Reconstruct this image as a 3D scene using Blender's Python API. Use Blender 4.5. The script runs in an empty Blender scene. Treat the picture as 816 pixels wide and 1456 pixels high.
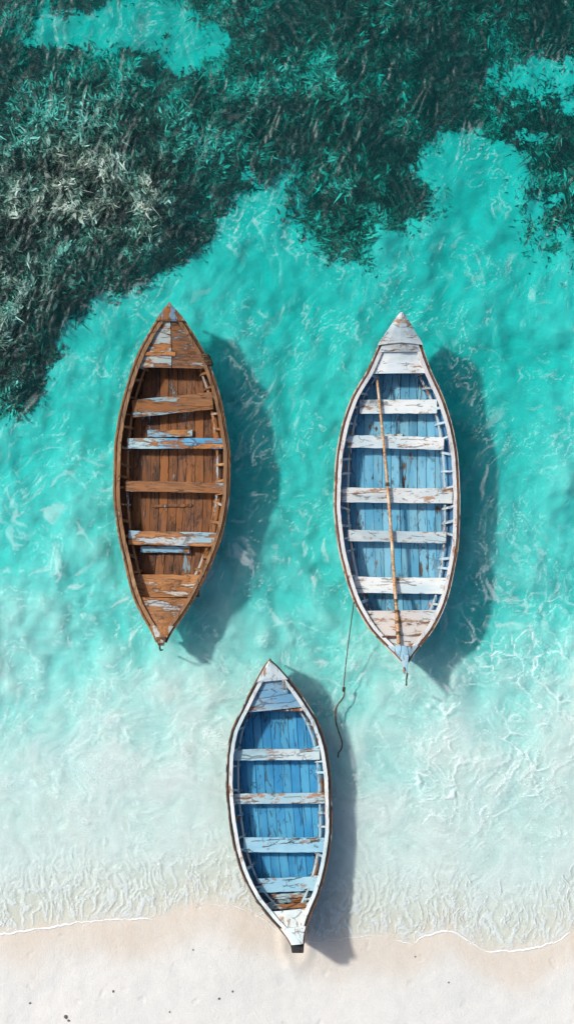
import bpy, math, random
import numpy as np
random.seed(7)
RNG = np.random.RandomState(11)
S = bpy.context.scene
COL = S.collection
H = 30.0                                    # camera height above the water
def W(px, py, z=0.0):                       # photo pixel -> world point at height z
    k = (H - z) / H / 100.0
    return ((px - 408) * k, -(py - 728) * k, z)

# ------------------------------------------------------------------ noise
_P = RNG.permutation(512)
_P = np.concatenate([_P, _P, _P])
_A = RNG.rand(512) * 2 * np.pi
_G = np.stack([np.cos(_A), np.sin(_A)], 1)
def perlin(x, y, seed=0):
    x = np.asarray(x, float) + seed * 17.31; y = np.asarray(y, float) - seed * 9.73
    xi = np.floor(x).astype(int); yi = np.floor(y).astype(int)
    xf = x - xi; yf = y - yi
    u = xf * xf * xf * (xf * (xf * 6 - 15) + 10); v = yf * yf * yf * (yf * (yf * 6 - 15) + 10)
    def g(ix, iy, dx, dy):
        h = _P[(_P[ix % 512] + iy) % 512]
        return _G[h, 0] * dx + _G[h, 1] * dy
    a = g(xi, yi, xf, yf); b = g(xi + 1, yi, xf - 1, yf)
    c = g(xi, yi + 1, xf, yf - 1); d = g(xi + 1, yi + 1, xf - 1, yf - 1)
    return ((a + u * (b - a)) + v * ((c + u * (d - c)) - (a + u * (b - a)))) * 1.5
def fbm(x, y, o=4, seed=0, gain=.5):
    r = 0; a = 1; f = 1
    for i in range(o):
        r = r + a * perlin(x * f, y * f, seed + i * 3.1); a *= gain; f *= 2.03
    return r
def ridged(x, y, o=4, seed=0, gain=.5):
    r = 0; a = 1; f = 1
    for i in range(o):
        r = r + a * (1 - 2 * np.abs(perlin(x * f, y * f, seed + i * 2.7))); a *= gain; f *= 2.07
    return r
def sstep(a, b, x):
    t = np.clip((x - a) / (b - a), 0, 1); return t * t * (3 - 2 * t)
def hermite(xs, ys):
    xs = np.array(xs, float); ys = np.array(ys, float)
    d = np.diff(ys) / np.diff(xs); m = np.zeros(len(xs)); m[0] = d[0]; m[-1] = d[-1]
    for i in range(1, len(xs) - 1):
        m[i] = 0 if d[i-1] * d[i] <= 0 else 2 * d[i-1] * d[i] / (d[i-1] + d[i])
    def f(x):
        x = np.clip(np.asarray(x, float), xs[0], xs[-1])
        i = np.clip(np.searchsorted(xs, x) - 1, 0, len(xs) - 2); h = xs[i+1] - xs[i]; t = (x - xs[i]) / h
        return ((2*t**3-3*t**2+1)*ys[i] + (t**3-2*t**2+t)*h*m[i] + (-2*t**3+3*t**2)*ys[i+1] + (t**3-t**2)*h*m[i+1])
    return f

# ------------------------------------------------------------------ objects
def tag(o, label=None, cat=None, group=None, kind=None):
    if label: o['label'] = label
    if cat: o['category'] = cat
    if group: o['group'] = group
    if kind: o['kind'] = kind
    return o
def mesh_obj(name, V, F, mat, parent=None, smooth=False, attrs=None):
    me = bpy.data.meshes.new(name)
    me.from_pydata([tuple(v) for v in V] if not isinstance(V, np.ndarray) else V.tolist(), [], F)
    if attrs:
        for k, a in attrs.items():
            at = me.attributes.new(k, 'FLOAT', 'POINT'); at.data.foreach_set('value', np.asarray(a, np.float32))
    if smooth: me.polygons.foreach_set('use_smooth', [True] * len(me.polygons))
    me.materials.append(mat); me.update()
    o = bpy.data.objects.new(name, me); COL.objects.link(o)
    if parent: o.parent = parent
    return o
class MB:
    """collects closed shapes with a per-vertex 'tone' value, links them as ONE mesh"""
    def __init__(s): s.V = []; s.F = []; s.T = []
    def add(s, V, F, tone=.5):
        n = len(s.V); s.V += [tuple(float(c) for c in v) for v in V]; s.F += [tuple(i + n for i in f) for f in F]; s.T += [tone] * len(V)
    def box(s, c, d, rz=0, tone=.5, taper=0, jit=0.0, nx=1, rx=0):
        # a plank along x: nx segments so its long edges can be uneven
        V = []; cz, sz = math.cos(rz), math.sin(rz)
        for i in range(nx + 1):
            x = (i / nx - .5) * d[0]
            j0 = random.uniform(-jit, jit); j1 = random.uniform(-jit, jit); jz = random.uniform(-jit, jit) * .4
            for (yy, zz) in ((-.5, -.5), (.5, -.5), (.5, .5), (-.5, .5)):
                y = yy * d[1] + (j0 if yy < 0 else j1); z = zz * d[2] + jz
                y2 = y * math.cos(rx) - z * math.sin(rx); z2 = y * math.sin(rx) + z * math.cos(rx)
                V.append((c[0] + x * cz - y2 * sz, c[1] + x * sz + y2 * cz, c[2] + z2))
        F = [(0, 1, 2, 3)]
        for i in range(nx):
            a = i * 4; b = a + 4
            for k in range(4): F.append((a + k, b + k, b + (k + 1) % 4, a + (k + 1) % 4))
        F.append(tuple(nx * 4 + k for k in (3, 2, 1, 0)))
        s.add(V, F, tone)
    def sweep(s, rings, tone=.5):
        n = len(rings[0]); V = [p for r in rings for p in r]; F = [tuple(range(n))[::-1]]
        for i in range(len(rings) - 1):
            a = i * n; b = a + n
            for k in range(n): F.append((a + k, a + (k + 1) % n, b + (k + 1) % n, b + k))
        F.append(tuple((len(rings) - 1) * n + k for k in range(n)))
        s.add(V, F, tone)
    def tube(s, pts, rad, n=7, tone=.5, flat=1.0):
        R = []; m = len(pts)
        P = [np.array(p, float) for p in pts]
        for i in range(m):
            t = P[min(i+1, m-1)] - P[max(i-1, 0)]; t = t / (np.linalg.norm(t) + 1e-9)
            up = np.array((0, 0, 1.)) if abs(t[2]) < .9 else np.array((1., 0, 0))
            a = np.cross(t, up); a /= np.linalg.norm(a); b = np.cross(a, t)
            r = rad[i] if hasattr(rad, '__len__') else rad
            R.append([P[i] + a * r * math.cos(2*math.pi*k/n) + b * r * flat * math.sin(2*math.pi*k/n) for k in range(n)])
        s.sweep(R, tone)
    def build(s, name, mat, parent=None, smooth=False, bevel=0):
        o = mesh_obj(name, s.V, s.F, mat, parent, smooth, {'tone': s.T})
        import bmesh
        bm = bmesh.new(); bm.from_mesh(o.data); bmesh.ops.recalc_face_normals(bm, faces=bm.faces); bm.to_mesh(o.data); bm.free()
        if bevel:
            m = o.modifiers.new('bevel', 'BEVEL'); m.width = bevel; m.segments = 2; m.limit_method = 'ANGLE'
        return o

# ------------------------------------------------------------------ material helpers
def new_mat(name):
    m = bpy.data.materials.new(name); m.use_nodes = True; nt = m.node_tree; nt.nodes.clear()
    return m, nt
class NT:
    def __init__(s, nt): s.nt = nt
    def n(s, t, **kw):
        nd = s.nt.nodes.new(t)
        for k, v in kw.items(): setattr(nd, k, v)
        return nd
    def l(s, a, b): s.nt.links.new(a, b)
    def put(s, sock, v):
        if isinstance(v, bpy.types.NodeSocket): s.l(v, sock)
        elif isinstance(v, (tuple, list)) and len(v) == 3 and sock.type == 'RGBA': sock.default_value = (*v, 1)
        else: sock.default_value = v
    def math(s, op, a, b=0, c=None, clamp=False):
        nd = s.n('ShaderNodeMath', operation=op, use_clamp=clamp); s.put(nd.inputs[0], a); s.put(nd.inputs[1], b)
        if c is not None: s.put(nd.inputs[2], c)
        return nd.outputs[0]
    def vmul(s, v, k):
        nd = s.n('ShaderNodeVectorMath', operation='MULTIPLY'); s.l(v, nd.inputs[0]); nd.inputs[1].default_value = k; return nd.outputs[0]
    def vadd(s, a, b):
        nd = s.n('ShaderNodeVectorMath', operation='ADD'); s.put(nd.inputs[0], a); s.put(nd.inputs[1], b); return nd.outputs[0]
    def vscale(s, a, k):
        nd = s.n('ShaderNodeVectorMath', operation='SCALE'); s.l(a, nd.inputs[0]); s.put(nd.inputs[3], k); return nd.outputs[0]
    def rot(s, v, ang):
        nd = s.n('ShaderNodeVectorRotate', rotation_type='Z_AXIS'); s.l(v, nd.inputs['Vector']); nd.inputs['Angle'].default_value = ang; return nd.outputs[0]
    def noise(s, v, scale, detail=4, rough=.55, dist=0, col=False, w=None):
        nd = s.n('ShaderNodeTexNoise'); s.l(v, nd.inputs['Vector']); nd.inputs['Scale'].default_value = scale
        nd.inputs['Detail'].default_value = detail; nd.inputs['Roughness'].default_value = rough; nd.inputs['Distortion'].default_value = dist
        return nd.outputs['Color'] if col else nd.outputs['Fac']
    def voro(s, v, scale, feat='DISTANCE_TO_EDGE', out='Distance', rnd=1.0):
        nd = s.n('ShaderNodeTexVoronoi', feature=feat); s.l(v, nd.inputs['Vector']); nd.inputs['Scale'].default_value = scale
        nd.inputs['Randomness'].default_value = rnd
        return nd.outputs[out]
    def ramp(s, f, a, b, lo=0.0, hi=1.0):
        nd = s.n('ShaderNodeMapRange', clamp=True, interpolation_type='SMOOTHSTEP'); s.put(nd.inputs[0], f)
        for i, v in zip((1, 2, 3, 4), (a, b, lo, hi)): s.put(nd.inputs[i], v)
        return nd.outputs[0]
    def mix(s, f, a, b, mode='MIX'):
        nd = s.n('ShaderNodeMix', data_type='RGBA', blend_type=mode); s.put(nd.inputs[0], f); s.put(nd.inputs[6], a); s.put(nd.inputs[7], b); return nd.outputs[2]
    def attr(s, name):
        nd = s.n('ShaderNodeAttribute', attribute_name=name); return nd.outputs['Fac']
    def pos(s): return s.n('ShaderNodeNewGeometry').outputs['Position']
    def obj(s): return s.n('ShaderNodeTexCoord').outputs['Object']
    def bump(s, h, strength=.5, dist=.02, normal=None):
        nd = s.n('ShaderNodeBump'); s.put(nd.inputs['Height'], h); nd.inputs['Strength'].default_value = strength; nd.inputs['Distance'].default_value = dist
        if normal is not None: s.l(normal, nd.inputs['Normal'])
        return nd.outputs[0]
    def principled(s, col, rough=.7, normal=None, spec=.4):
        p = s.n('ShaderNodeBsdfPrincipled'); s.put(p.inputs['Base Color'], col); s.put(p.inputs['Roughness'], rough)
        p.inputs['Specular IOR Level'].default_value = spec
        if normal is not None: s.l(normal, p.inputs['Normal'])
        o = s.n('ShaderNodeOutputMaterial'); s.l(p.outputs[0], o.inputs[0]); return p
def weathered(name, wood, wood2, paint, paint2, wear, axis='Y', rust=(.42, .16, .04), rust_amt=.35, crack=.6, dirt=(.03, .018, .01), seed=0.0, scale=1.0):
    """bare wood under flaking paint: grain along an axis, per-plank tone, rust-orange blotches, dark cracks"""
    m, nt = new_mat(name); k = NT(nt)
    v = k.vadd(k.obj(), (seed, seed * .7, seed * .3))
    g = (1, .12, 1) if axis == 'Y' else (.12, 1, 1)
    g2 = (1, .35, 1) if axis == 'Y' else (.35, 1, 1)
    vg = k.vmul(v, g); v2 = k.vmul(v, g2)
    tone = k.attr('tone')
    tv = k.n('ShaderNodeCombineXYZ'); k.l(k.math('MULTIPLY', tone, 37.0), tv.inputs[2])
    v2t = k.vadd(v2, tv.outputs[0]); vgt = k.vadd(vg, tv.outputs[0])
    grain = k.noise(vgt, 30 * scale, 4, .6)
    blot = k.noise(v2t, 5 * scale, 5, .62)
    wcol = k.mix(k.ramp(grain, .3, .7), wood, wood2)
    wcol = k.mix(k.ramp(k.noise(v2t, 3.2, 3), .42, .6, 0, .75), wcol, rust)
    pcol = k.mix(k.ramp(k.noise(v2t, 2.3, 4), .38, .62), paint, paint2)
    pcol = k.mix(k.ramp(tone, 0, 1, .35, .0), pcol, k_shade(k, pcol)); wcol = k.mix(k.ramp(tone, 0, 1, .85, .0), wcol, k_shade(k, wcol))
    # paint mask
    thr = 1 - wear
    f = k.math('ADD', k.math('MULTIPLY', blot, .62), k.math('MULTIPLY', k.noise(vgt, 14 * scale, 4, .7), .38))
    f = k.math('ADD', f, k.math('MULTIPLY', k.math('SUBTRACT', tone, .5), .06))
    lo = .5 + (wear - .5) * .45
    mask = k.ramp(f, lo - .012, lo + .02)
    rim = k.math('MULTIPLY', k.ramp(f, lo - .05, lo - .005), k.math('SUBTRACT', 1, mask))
    col = k.mix(mask, wcol, pcol)
    col = k.mix(k.math('MULTIPLY', rim, .5), col, dirt)
    rs = k.ramp(k.noise(v2t, 9 * scale, 5, .7), .6 - rust_amt * .12, .66 - rust_amt * .1)
    col = k.mix(k.math('MULTIPLY', rs, .85 if rust_amt > 0 else 0.0), col, k.mix(grain, rust, k_dark(rust)))
    # cracks: long along the grain and short cross checks in the paint
    cr = k.voro(k.vadd(vgt, k.vscale(k.noise(v, 6, 3, col=True), .035)), 8 * scale)
    brk = k.ramp(k.noise(v, 4.5, 3), .46, .56)
    crm = k.math('MULTIPLY', k.ramp(cr, .012, .05, 1, 0), brk)
    cr2 = k.voro(k.vadd(v2t, k.vscale(k.noise(v, 9, 3, col=True), .1)), 13 * scale)
    crm2 = k.math('MULTIPLY', k.ramp(cr2, .01, .04, 1, 0), k.ramp(k.noise(v, 4.1, 3), .55, .62))
    crk = k.math('MULTIPLY', k.math('MAXIMUM', crm, crm2), crack)
    col = k.mix(crk, col, dirt)
    col = k.mix(k.ramp(k.noise(v2t, 2.0, 5, .65), .5, .75, 0, .4), col, dirt)
    h = k.math('ADD', k.math('MULTIPLY', mask, .5), k.math('MULTIPLY', grain, .35))
    h = k.math('SUBTRACT', h, crk)
    k.principled(col, k.ramp(grain, 0, 1, .55, .8), k.bump(h, .8, .012))
    return m
def k_shade(k, c): return k.mix(1.0, c, (.52, .50, .50), 'MULTIPLY')
def k_dark(c): return tuple(x * .45 for x in c)

# ------------------------------------------------------------------ shore and depth
SH = [(-6000,1420),(-1500,1360),(-300,1335),(0,1328),(60,1320),(150,1309),(218,1306),(255,1297),(290,1286),(335,1290),(375,1308),(402,1326),(430,1334),(455,1337),(485,1334),
      (520,1331),(548,1331),(566,1337),(585,1342),(605,1332),(640,1326),(668,1340),(700,1353),(745,1351),(795,1336),(816,1324),(900,1330),(2000,1390),(6000,1440)]
shore_f = hermite([a for a, b in SH], [b for a, b in SH])
#            py distance above the shoreline (px) -> depth (m)
DP = hermite([-30000,-3000,-400,-160,-60,0,14,60,150,240,330,420,520,640,800,1000,1300,2500,30000],
             [-3,-1.0,-.22,-.10,-.035,0,.012,.025,.045,.075,.115,.21,.35,.47,.56,.72,.95,2.2,6.0])
POLY = np.array([(-500,700),(0,610),(40,590),(62,545),(85,490),(120,440),(165,420),(232,392),(285,352),(305,300),(345,262),(398,262),(425,318),(468,368),(520,392),(548,388),(582,342),
        (640,305),(655,262),(612,214),(640,193),(700,186),(752,216),(736,300),(742,350),(766,392),(830,396),(1300,430),(2500,-900),(-2500,-900),(-2500,700)], float)
HOLES = [(160,12,110,38),(275,40,50,42),(792,92,42,17)]
def poly_sd(px, py):                        # signed distance in px, positive inside
    d = np.full(px.shape, 1e9); ins = np.zeros(px.shape, bool); n = len(POLY)
    for i in range(n):
        a = POLY[i]; b = POLY[(i + 1) % n]; e = b - a
        t = np.clip(((px - a[0]) * e[0] + (py - a[1]) * e[1]) / (e @ e), 0, 1)
        d = np.minimum(d, np.hypot(px - a[0] - t * e[0], py - a[1] - t * e[1]))
        c = ((a[1] > py) != (b[1] > py)) & (px < (b[0] - a[0]) * (py - a[1]) / (b[1] - a[1] + 1e-12) + a[0])
        ins ^= c
    sd = np.where(ins, d, -d)
    for (cx, cy, rx, ry) in HOLES:
        h = (np.hypot((px - cx) / rx, (py - cy) / ry) - 1) * min(rx, ry); sd = np.minimum(sd, h)
    return sd
def reef_mask(x, y):
    px = x * 100 + 408; py = 728 - y * 100
    return poly_sd(px, py) + 12 + 13 * fbm(x * .9, y * .9, 2, 4) + 15 * fbm(x * 2.6, y * 2.6, 4, 5)
def bed_z(x, y):
    px = x * 100 + 408; py = 728 - y * 100
    d = shore_f(px) - py
    base = -DP(d)
    near = sstep(60, 500, d)
    und = fbm(x * .55, y * .55, 3, 20) * .10 + fbm(x * 1.7, y * 1.7 + x * .6, 4, 22) * .06 + fbm(x * 4.5, y * 3.5 - x, 3, 23) * .022
    z = base + near * und * np.where(d > 350, 1.3, 1.0)
    z = z + sstep(20, 160, d) * (.006 * fbm(x * 4, y * 2.4, 3, 25))
    sx_, sy_ = W(421, 1335)[:2]; ds = np.hypot((x - sx_) * 1.6, (y - sy_) * .8)
    z = z + .035 * np.exp(-((ds - .30) / .11) ** 2) * (1 + .5 * perlin(x * 9, y * 9, 33))
    z = z + sstep(0, -60, d) * (.010 * fbm(x * 1.3, y * 1.3, 3, 30) + .0035 * fbm(x * 7, y * 7, 3, 31))
    return z
def grid_axis(lo, hi, step, far, growth=1.22):
    a = list(np.arange(lo, hi + 1e-9, step)); s = step; L = []; v = lo
    while v > -far: s *= growth; v -= s; L.append(v)
    R = []; v = a[-1]; s = step
    while v < far: s *= growth; v += s; R.append(v)
    return np.array(L[::-1] + a + R)
def grid_faces(nx, ny):
    i = np.arange(nx * ny).reshape(ny, nx)
    return np.stack([i[:-1, :-1], i[:-1, 1:], i[1:, 1:], i[1:, :-1]], -1).reshape(-1, 4).tolist()

# ------------------------------------------------------------------ seabed and beach: one sheet to the horizon
def sand_material():
    m, nt = new_mat('sand'); k = NT(nt); p = k.pos()
    wet = k.attr('wet')
    fine = k.noise(p, 60, 3, .6); mid = k.noise(p, 5, 5, .6)
    dry = k.mix(k.ramp(mid, .3, .7), (.65, .645, .60), (.69, .68, .625))
    dry = k.mix(k.ramp(k.noise(p, 1.1, 4), .35, .7, 0, .5), dry, (.74, .71, .65))
    wetc = k.mix(k.ramp(k.noise(k.vmul(p, (1, .35, 1)), 4, 5, .6), .3, .7), (.63, .555, .455), (.665, .605, .51))
    col = k.mix(wet, dry, wetc)
    spk = k.math('MULTIPLY', k.ramp(k.noise(p, 34, 2, .5), .74, .78), k.ramp(k.noise(p, 1.7, 2), .5, .6))
    col = k.mix(k.math('MULTIPLY', spk, .7), col, (.16, .13, .10))
    col = k.mix(k.ramp(fine, .3, .7, 0, .08), col, (.50, .47, .41))
    h = k.math('ADD', k.math('MULTIPLY', fine, .5), k.math('MULTIPLY', mid, 1.0))
    h = k.math('ADD', h, k.math('MULTIPLY', k.ramp(k.voro(k.vadd(p, k.vscale(k.noise(p, 3, 2, col=True), .3)), 3.0, 'SMOOTH_F1'), .05, .22), .5))
    rough = k.ramp(wet, 0, 1, .9, .55)
    k.principled(col, rough, k.bump(h, .6, .022), .3)
    return m
gx = grid_axis(-5.2, 5.2, .05, 700); gy = grid_axis(-8.4, 8.6, .05, 700)
X, Y = np.meshgrid(gx, gy); Z = bed_z(X, Y)
D = shore_f(X * 100 + 408) - (728 - Y * 100)
wn = fbm(X * .9, Y * .9, 3, 40)
wet = sstep(-75, -12, D + wn * 22)
right = sstep(3.0, 3.6, X) * 0
mesh_obj('seabed', np.stack([X, Y, Z], -1).reshape(-1, 3), grid_faces(len(gx), len(gy)), sand_material(), smooth=True,
         attrs={'wet': wet.reshape(-1) * np.where(D.reshape(-1) > 0, 1 - .95 * sstep(5, 110, D.reshape(-1)), 1)})
tag(bpy.data.objects['seabed'], 'pale coral sand of the beach and the shallow seabed', None, None, 'structure')

# ------------------------------------------------------------------ reef
def reef_top(x, y, sd):
    px = x * 100 + 408; py = 728 - y * 100
    hi = np.exp(-(((px - 90) / 190) ** 2 + ((py - 300) / 190) ** 2)) * 1.0 + np.exp(-(((px - 20) / 110) ** 2 + ((py - 500) / 110) ** 2)) + .55 * np.exp(-(((px - 230) / 160) ** 2 + ((py - 330) / 90) ** 2))
    hi = np.clip(hi, 0, 1)
    top = -.70 + .46 * hi - .10 * sstep(430, 620, px)
    lump = .11 * ridged(x * .8, y * .8, 2, 50) - .10 + .11 * ridged(x * 2.1, y * 2.1, 2, 52) + .035 * ridged(x * 6, y * 6, 3, 54)
    rise = sstep(-20, 110, sd)
    return (bed_z(x, y) - .12) * (1 - rise) + np.minimum(top + lump, -.02) * rise
def reef_material():
    m, nt = new_mat('reef_rock'); k = NT(nt); p = k.pos()
    n = k.noise(k.vadd(p, k.vscale(k.noise(p, 3, 3, col=True), .5)), 3.5, 8, .7)
    c = k.mix(k.ramp(n, .35, .62), (.010, .016, .012), (.07, .10, .07))
    c = k.mix(k.ramp(k.noise(p, .9, 6, .7), .5, .62), c, (.14, .18, .135))
    h = k.math('ADD', n, k.math('MULTIPLY', k.noise(p, 22, 5, .7), .5))
    k.principled(c, .8, k.bump(h, 1.0, .08), .25)
    return m
rx_ = np.arange(-9, 9.01, .035); ry_ = np.arange(1.0, 13.0, .035)
X, Y = np.meshgrid(rx_, ry_); sd = reef_mask(X, Y)
Z = reef_top(X, Y, sd); keep = (sd > -24)
idx = -np.ones(X.size, int); F = np.array(grid_faces(len(rx_), len(ry_))); kf = keep.reshape(-1)[F].all(1); F = F[kf]
used = np.unique(F); idx[used] = np.arange(len(used))
V = np.stack([X, Y, Z], -1).reshape(-1, 3)[used]
tag(mesh_obj('reef', V, idx[F].tolist(), reef_material(), smooth=True), 'dark lumpy reef under the turquoise water', None, None, 'structure')

# seaweed fronds: small curled blades all over the reef
def weed_material():
    m, nt = new_mat('seaweed'); k = NT(nt); t = k.attr('tone')
    r = k.n('ShaderNodeValToRGB'); k.l(t, r.inputs[0]); e = r.color_ramp.elements
    e[0].position = 0; e[0].color = (.006, .010, .007, 1); e[1].position = 1; e[1].color = (.52, .60, .50, 1)
    for p_, c_ in ((.3, (.022, .035, .024)), (.52, (.07, .11, .075)), (.75, (.17, .23, .17))):
        x = r.color_ramp.elements.new(p_); x.color = (*c_, 1)
    k.principled(r.outputs[0], .55, None, .4)
    return m
N = 135000
xs = RNG.uniform(-5.0, 5.0, N * 3); ys = RNG.uniform(.9, 8.4, N * 3)
sdv = reef_mask(xs, ys); pr = sstep(-8, 34, sdv + 14 * fbm(xs * 3, ys * 3, 3, 66)) * (1 - .35 * sstep(.32, .55, fbm(xs * .75, ys * .75, 4, 67))); kk = (RNG.rand(len(xs)) < pr); xs, ys, sdv = xs[kk][:N], ys[kk][:N], sdv[kk][:N]; N = len(xs)
zt = reef_top(xs, ys, sdv) + RNG.uniform(-.01, .05, N)
zt = np.minimum(zt, -.02)
ang = 2.2 + fbm(xs * 1.5, ys * 1.5, 4, 60, .6) * 3.2 + RNG.normal(0, .45, N)
L = RNG.uniform(.03, .13, N) * np.where(RNG.rand(N) < .05, 1.6, 1); wd = L * RNG.uniform(.14, .38, N); tilt = RNG.normal(.15, .4, N); roll = RNG.normal(0, .6, N)
ca, sa = np.cos(ang), np.sin(ang); V = np.zeros((N, 8, 3))
bend = RNG.normal(0, .9, N)
for i, (t, w) in enumerate(((0, .35), (.35, 1), (.7, .8), (1, .12))):
    a = tilt + bend * t
    lx = L * t * np.cos(a); lz = L * t * np.sin(a); yo = L * t * t * bend * .6
    for j, sgn in enumerate((-1, 1)):
        yy = yo + sgn * w * wd * .5 * np.cos(roll); zz = lz + sgn * w * wd * .5 * np.sin(roll)
        V[:, i * 2 + j, 0] = xs + lx * ca - yy * sa; V[:, i * 2 + j, 1] = ys + lx * sa + yy * ca; V[:, i * 2 + j, 2] = np.minimum(zt + zz, -.008)
b = (np.arange(N) * 8)[:, None]
F = np.concatenate([b + np.array(q) for q in ((0, 2, 3, 1), (2, 4, 5, 3), (4, 6, 7, 5))]).tolist()
tn = np.clip(.22 + .38 * fbm(xs * 1.2, ys * 1.2, 5, 70, .6) + .26 * ridged(xs * 2.1, ys * 2.1, 2, 52) + .12 * ridged(xs * 6, ys * 6, 3, 54) + RNG.normal(0, .12, N), -.3, 1.2)
tn = .36 + (tn - .36) * 1.35
tn = np.clip(tn - .03 * np.exp(-(((xs + 3.3) / 1.6) ** 2 + ((ys - 4.1) / 2.2) ** 2)) - .22 * sstep(-.5, 2.0, xs) * sstep(4.2, 5.6, ys), 0, 1)
tag(mesh_obj('seaweed', V.reshape(-1, 3), F, weed_material(), smooth=True, attrs={'tone': np.repeat(tn, 8)}),
    'curled dark seaweed fronds covering the submerged reef', 'seaweed', None, 'stuff')

# ------------------------------------------------------------------ water
T1 = [(433,241,2),(440,241.5,9),(453,243,19),(480,243.5,36),(510,244.5,51.5),(554,245,66.5),(600,244.5,77),(650,245,83),(696,244,83),(747,242.5,77),(799,239,63),(850,233,44),(880,231,27.5),(899,230,15),(914,229.5,8)]
T2 = [(445,570.6,1.5),(456,570,9),(475,569,21),(491,568.5,31),(525,567,45),(566,564.5,66),(610,564,80),(656,564,87.5),(715,564,90),(767,565.7,87),(811,567,79),(855,569,66.5),(893,571,47),(915,572.5,29),(927,573.5,18),(942,576,6)]
T3 = [(938,383,1.5),(945,384,8),(961,386,20),(980,388,33),(1001,389.5,45.5),(1037,391,64),(1079,394,73),(1116,396,75.5),(1150,398,74.5),(1189,401,71.7),(1228,403.5,64),(1272,408,48.5),(1302,412.5,31),(1322,417.5,19),(1336,421,12.5),(1343,422.5,10.5)]
def worley(x, y, seed=0):                    # distance to the nearest cell wall (F2 - F1)
    xi = np.floor(x).astype(int); yi = np.floor(y).astype(int); f1 = np.full(x.shape, 9.); f2 = np.full(x.shape, 9.)
    for dx in (-1, 0, 1):
        for dy in (-1, 0, 1):
            cx = xi + dx; cy = yi + dy; h = _P[(_P[(cx + seed) % 512] + cy) % 512]; h2 = _P[(h + 77) % 512]
            dd = np.hypot(cx + h / 512. - x, cy + h2 / 512. - y)
            f2 = np.where(dd < f1, f1, np.minimum(f2, dd)); f1 = np.minimum(f1, dd)
    return f2 - f1
def water_material():
    m, nt = new_mat('sea_water'); k = NT(nt)
    lum = k.attr('focus'); foam = k.attr('foam')  # focus: painted caustic brightness; foam: swash foam plus painted light net and glints
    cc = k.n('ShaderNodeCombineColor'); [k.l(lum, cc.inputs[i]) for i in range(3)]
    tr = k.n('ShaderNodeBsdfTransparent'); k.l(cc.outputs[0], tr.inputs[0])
    gl = k.n('ShaderNodeBsdfGlossy'); gl.inputs['Roughness'].default_value = .36; gl.inputs[0].default_value = (.84, 1, 1, 1)
    lw = k.n('ShaderNodeLayerWeight'); lw.inputs['Blend'].default_value = .5; fr = k.math('MULTIPLY_ADD', k.math('POWER', lw.outputs['Facing'], 5.0), .97, .013)
    mx = k.n('ShaderNodeMixShader'); k.l(fr, mx.inputs[0]); k.l(tr.outputs[0], mx.inputs[1]); k.l(gl.outputs[0], mx.inputs[2])
    df = k.n('ShaderNodeBsdfDiffuse'); df.inputs[0].default_value = (.84, .90, .88, 1)
    m2 = k.n('ShaderNodeMixShader'); k.l(foam, m2.inputs[0]); k.l(mx.outputs[0], m2.inputs[1]); k.l(df.outputs[0], m2.inputs[2])  # white share: swash foam plus painted caustics, glints and highlights
    ab = k.n('ShaderNodeVolumeAbsorption'); ab.inputs['Color'].default_value = (0.0, .902, .892, 1); ab.inputs['Density'].default_value = 2.7
    o = k.n('ShaderNodeOutputMaterial'); k.l(m2.outputs[0], o.inputs[0]); vs = k.n('ShaderNodeVolumeScatter'); vs.inputs['Color'].default_value = (.25, .95, .95, 1); vs.inputs['Density'].default_value = .11; vs.inputs['Anisotropy'].default_value = 0
    ad = k.n('ShaderNodeAddShader'); k.l(ab.outputs[0], ad.inputs[0]); k.l(vs.outputs[0], ad.inputs[1]); k.l(ad.outputs[0], o.inputs[1])
    return m
ST = .018
gx = grid_axis(-4.6, 4.6, ST, 600); gy = grid_axis(-6.5, 7.8, ST, 600)
X, Y = np.meshgrid(gx, gy); D = (shore_f(X * 100 + 408) - (728 - Y * 100)) / 100
inner = (np.abs(X) < 6) & (np.abs(Y) < 9)
wx = X + .45 * fbm(X * .6, Y * .6, 3, 80); wy = Y + .45 * fbm(X * .6, Y * .6, 3, 81)
u = wx * .50 + wy * .87; v = -wx * .87 + wy * .50               # strokes run up to the right
n1 = fbm(v * 3.6, u * 1.5, 5, 82, .55); n2 = ridged(v * 2.2 + .3 * n1, u * 1.3, 4, 84, .55) * .5; n3 = fbm(wx * 12, wy * 12, 3, 85, .55)
u2 = wx * .93 + wy * .36; v2 = -wx * .36 + wy * .93
n4 = ridged(v2 * 2.9, u2 * 1.6 + .3 * n1, 4, 89, .55) * .5
off = sstep(.15, 3.5, D)
h = (.015 * n1 + .007 * n2 + .006 * n4 + .0054 * n3) * (.16 + .84 * off)
reefy = sstep(-10, 60, reef_mask(X, Y)); h = h * (1 - .12 * sstep(4, 8.5, D)) + reefy * .006 * (fbm(wx * 10 + 3, wy * 10, 3, 103, .6) + .6 * ridged(wx * 5, wy * 5, 2, 104))
sw = ridged(X * 9.5 + 1.3 * fbm(X * 1.8, Y * 1.8, 3, 86), Y * 2.8 + .7 * fbm(X * 2.2, Y * 2.2, 2, 87), 5, 88, .62)
nearsh = sstep(0, .10, D) * sstep(1.7, .25, D)
h = h + .0024 * sw * nearsh - .006 * off
for (b_, tb_) in ((0, T1), (1, T2), (2, T3)):
    yy_ = [r[0] for r in tb_]; pc = hermite(yy_, [r[1] for r in tb_])(728 - Y * 100); ph_ = hermite(yy_, [r[2] for r in tb_])(728 - Y * 100)
    over = np.maximum(np.maximum(yy_[0] - (728 - Y * 100), (728 - Y * 100) - yy_[-1]), 0)
    dd_ = np.hypot(np.maximum(np.abs(X * 100 + 408 - pc) - ph_ * .93, 0), over) / 100 + .04 * fbm(X * 2, Y * 2, 2, 110 + b_)
    h = h + .0055 * np.sin(dd_ * 30) * np.exp(-dd_ / .22) * off
h = np.where(inner, h, 0)
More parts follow.
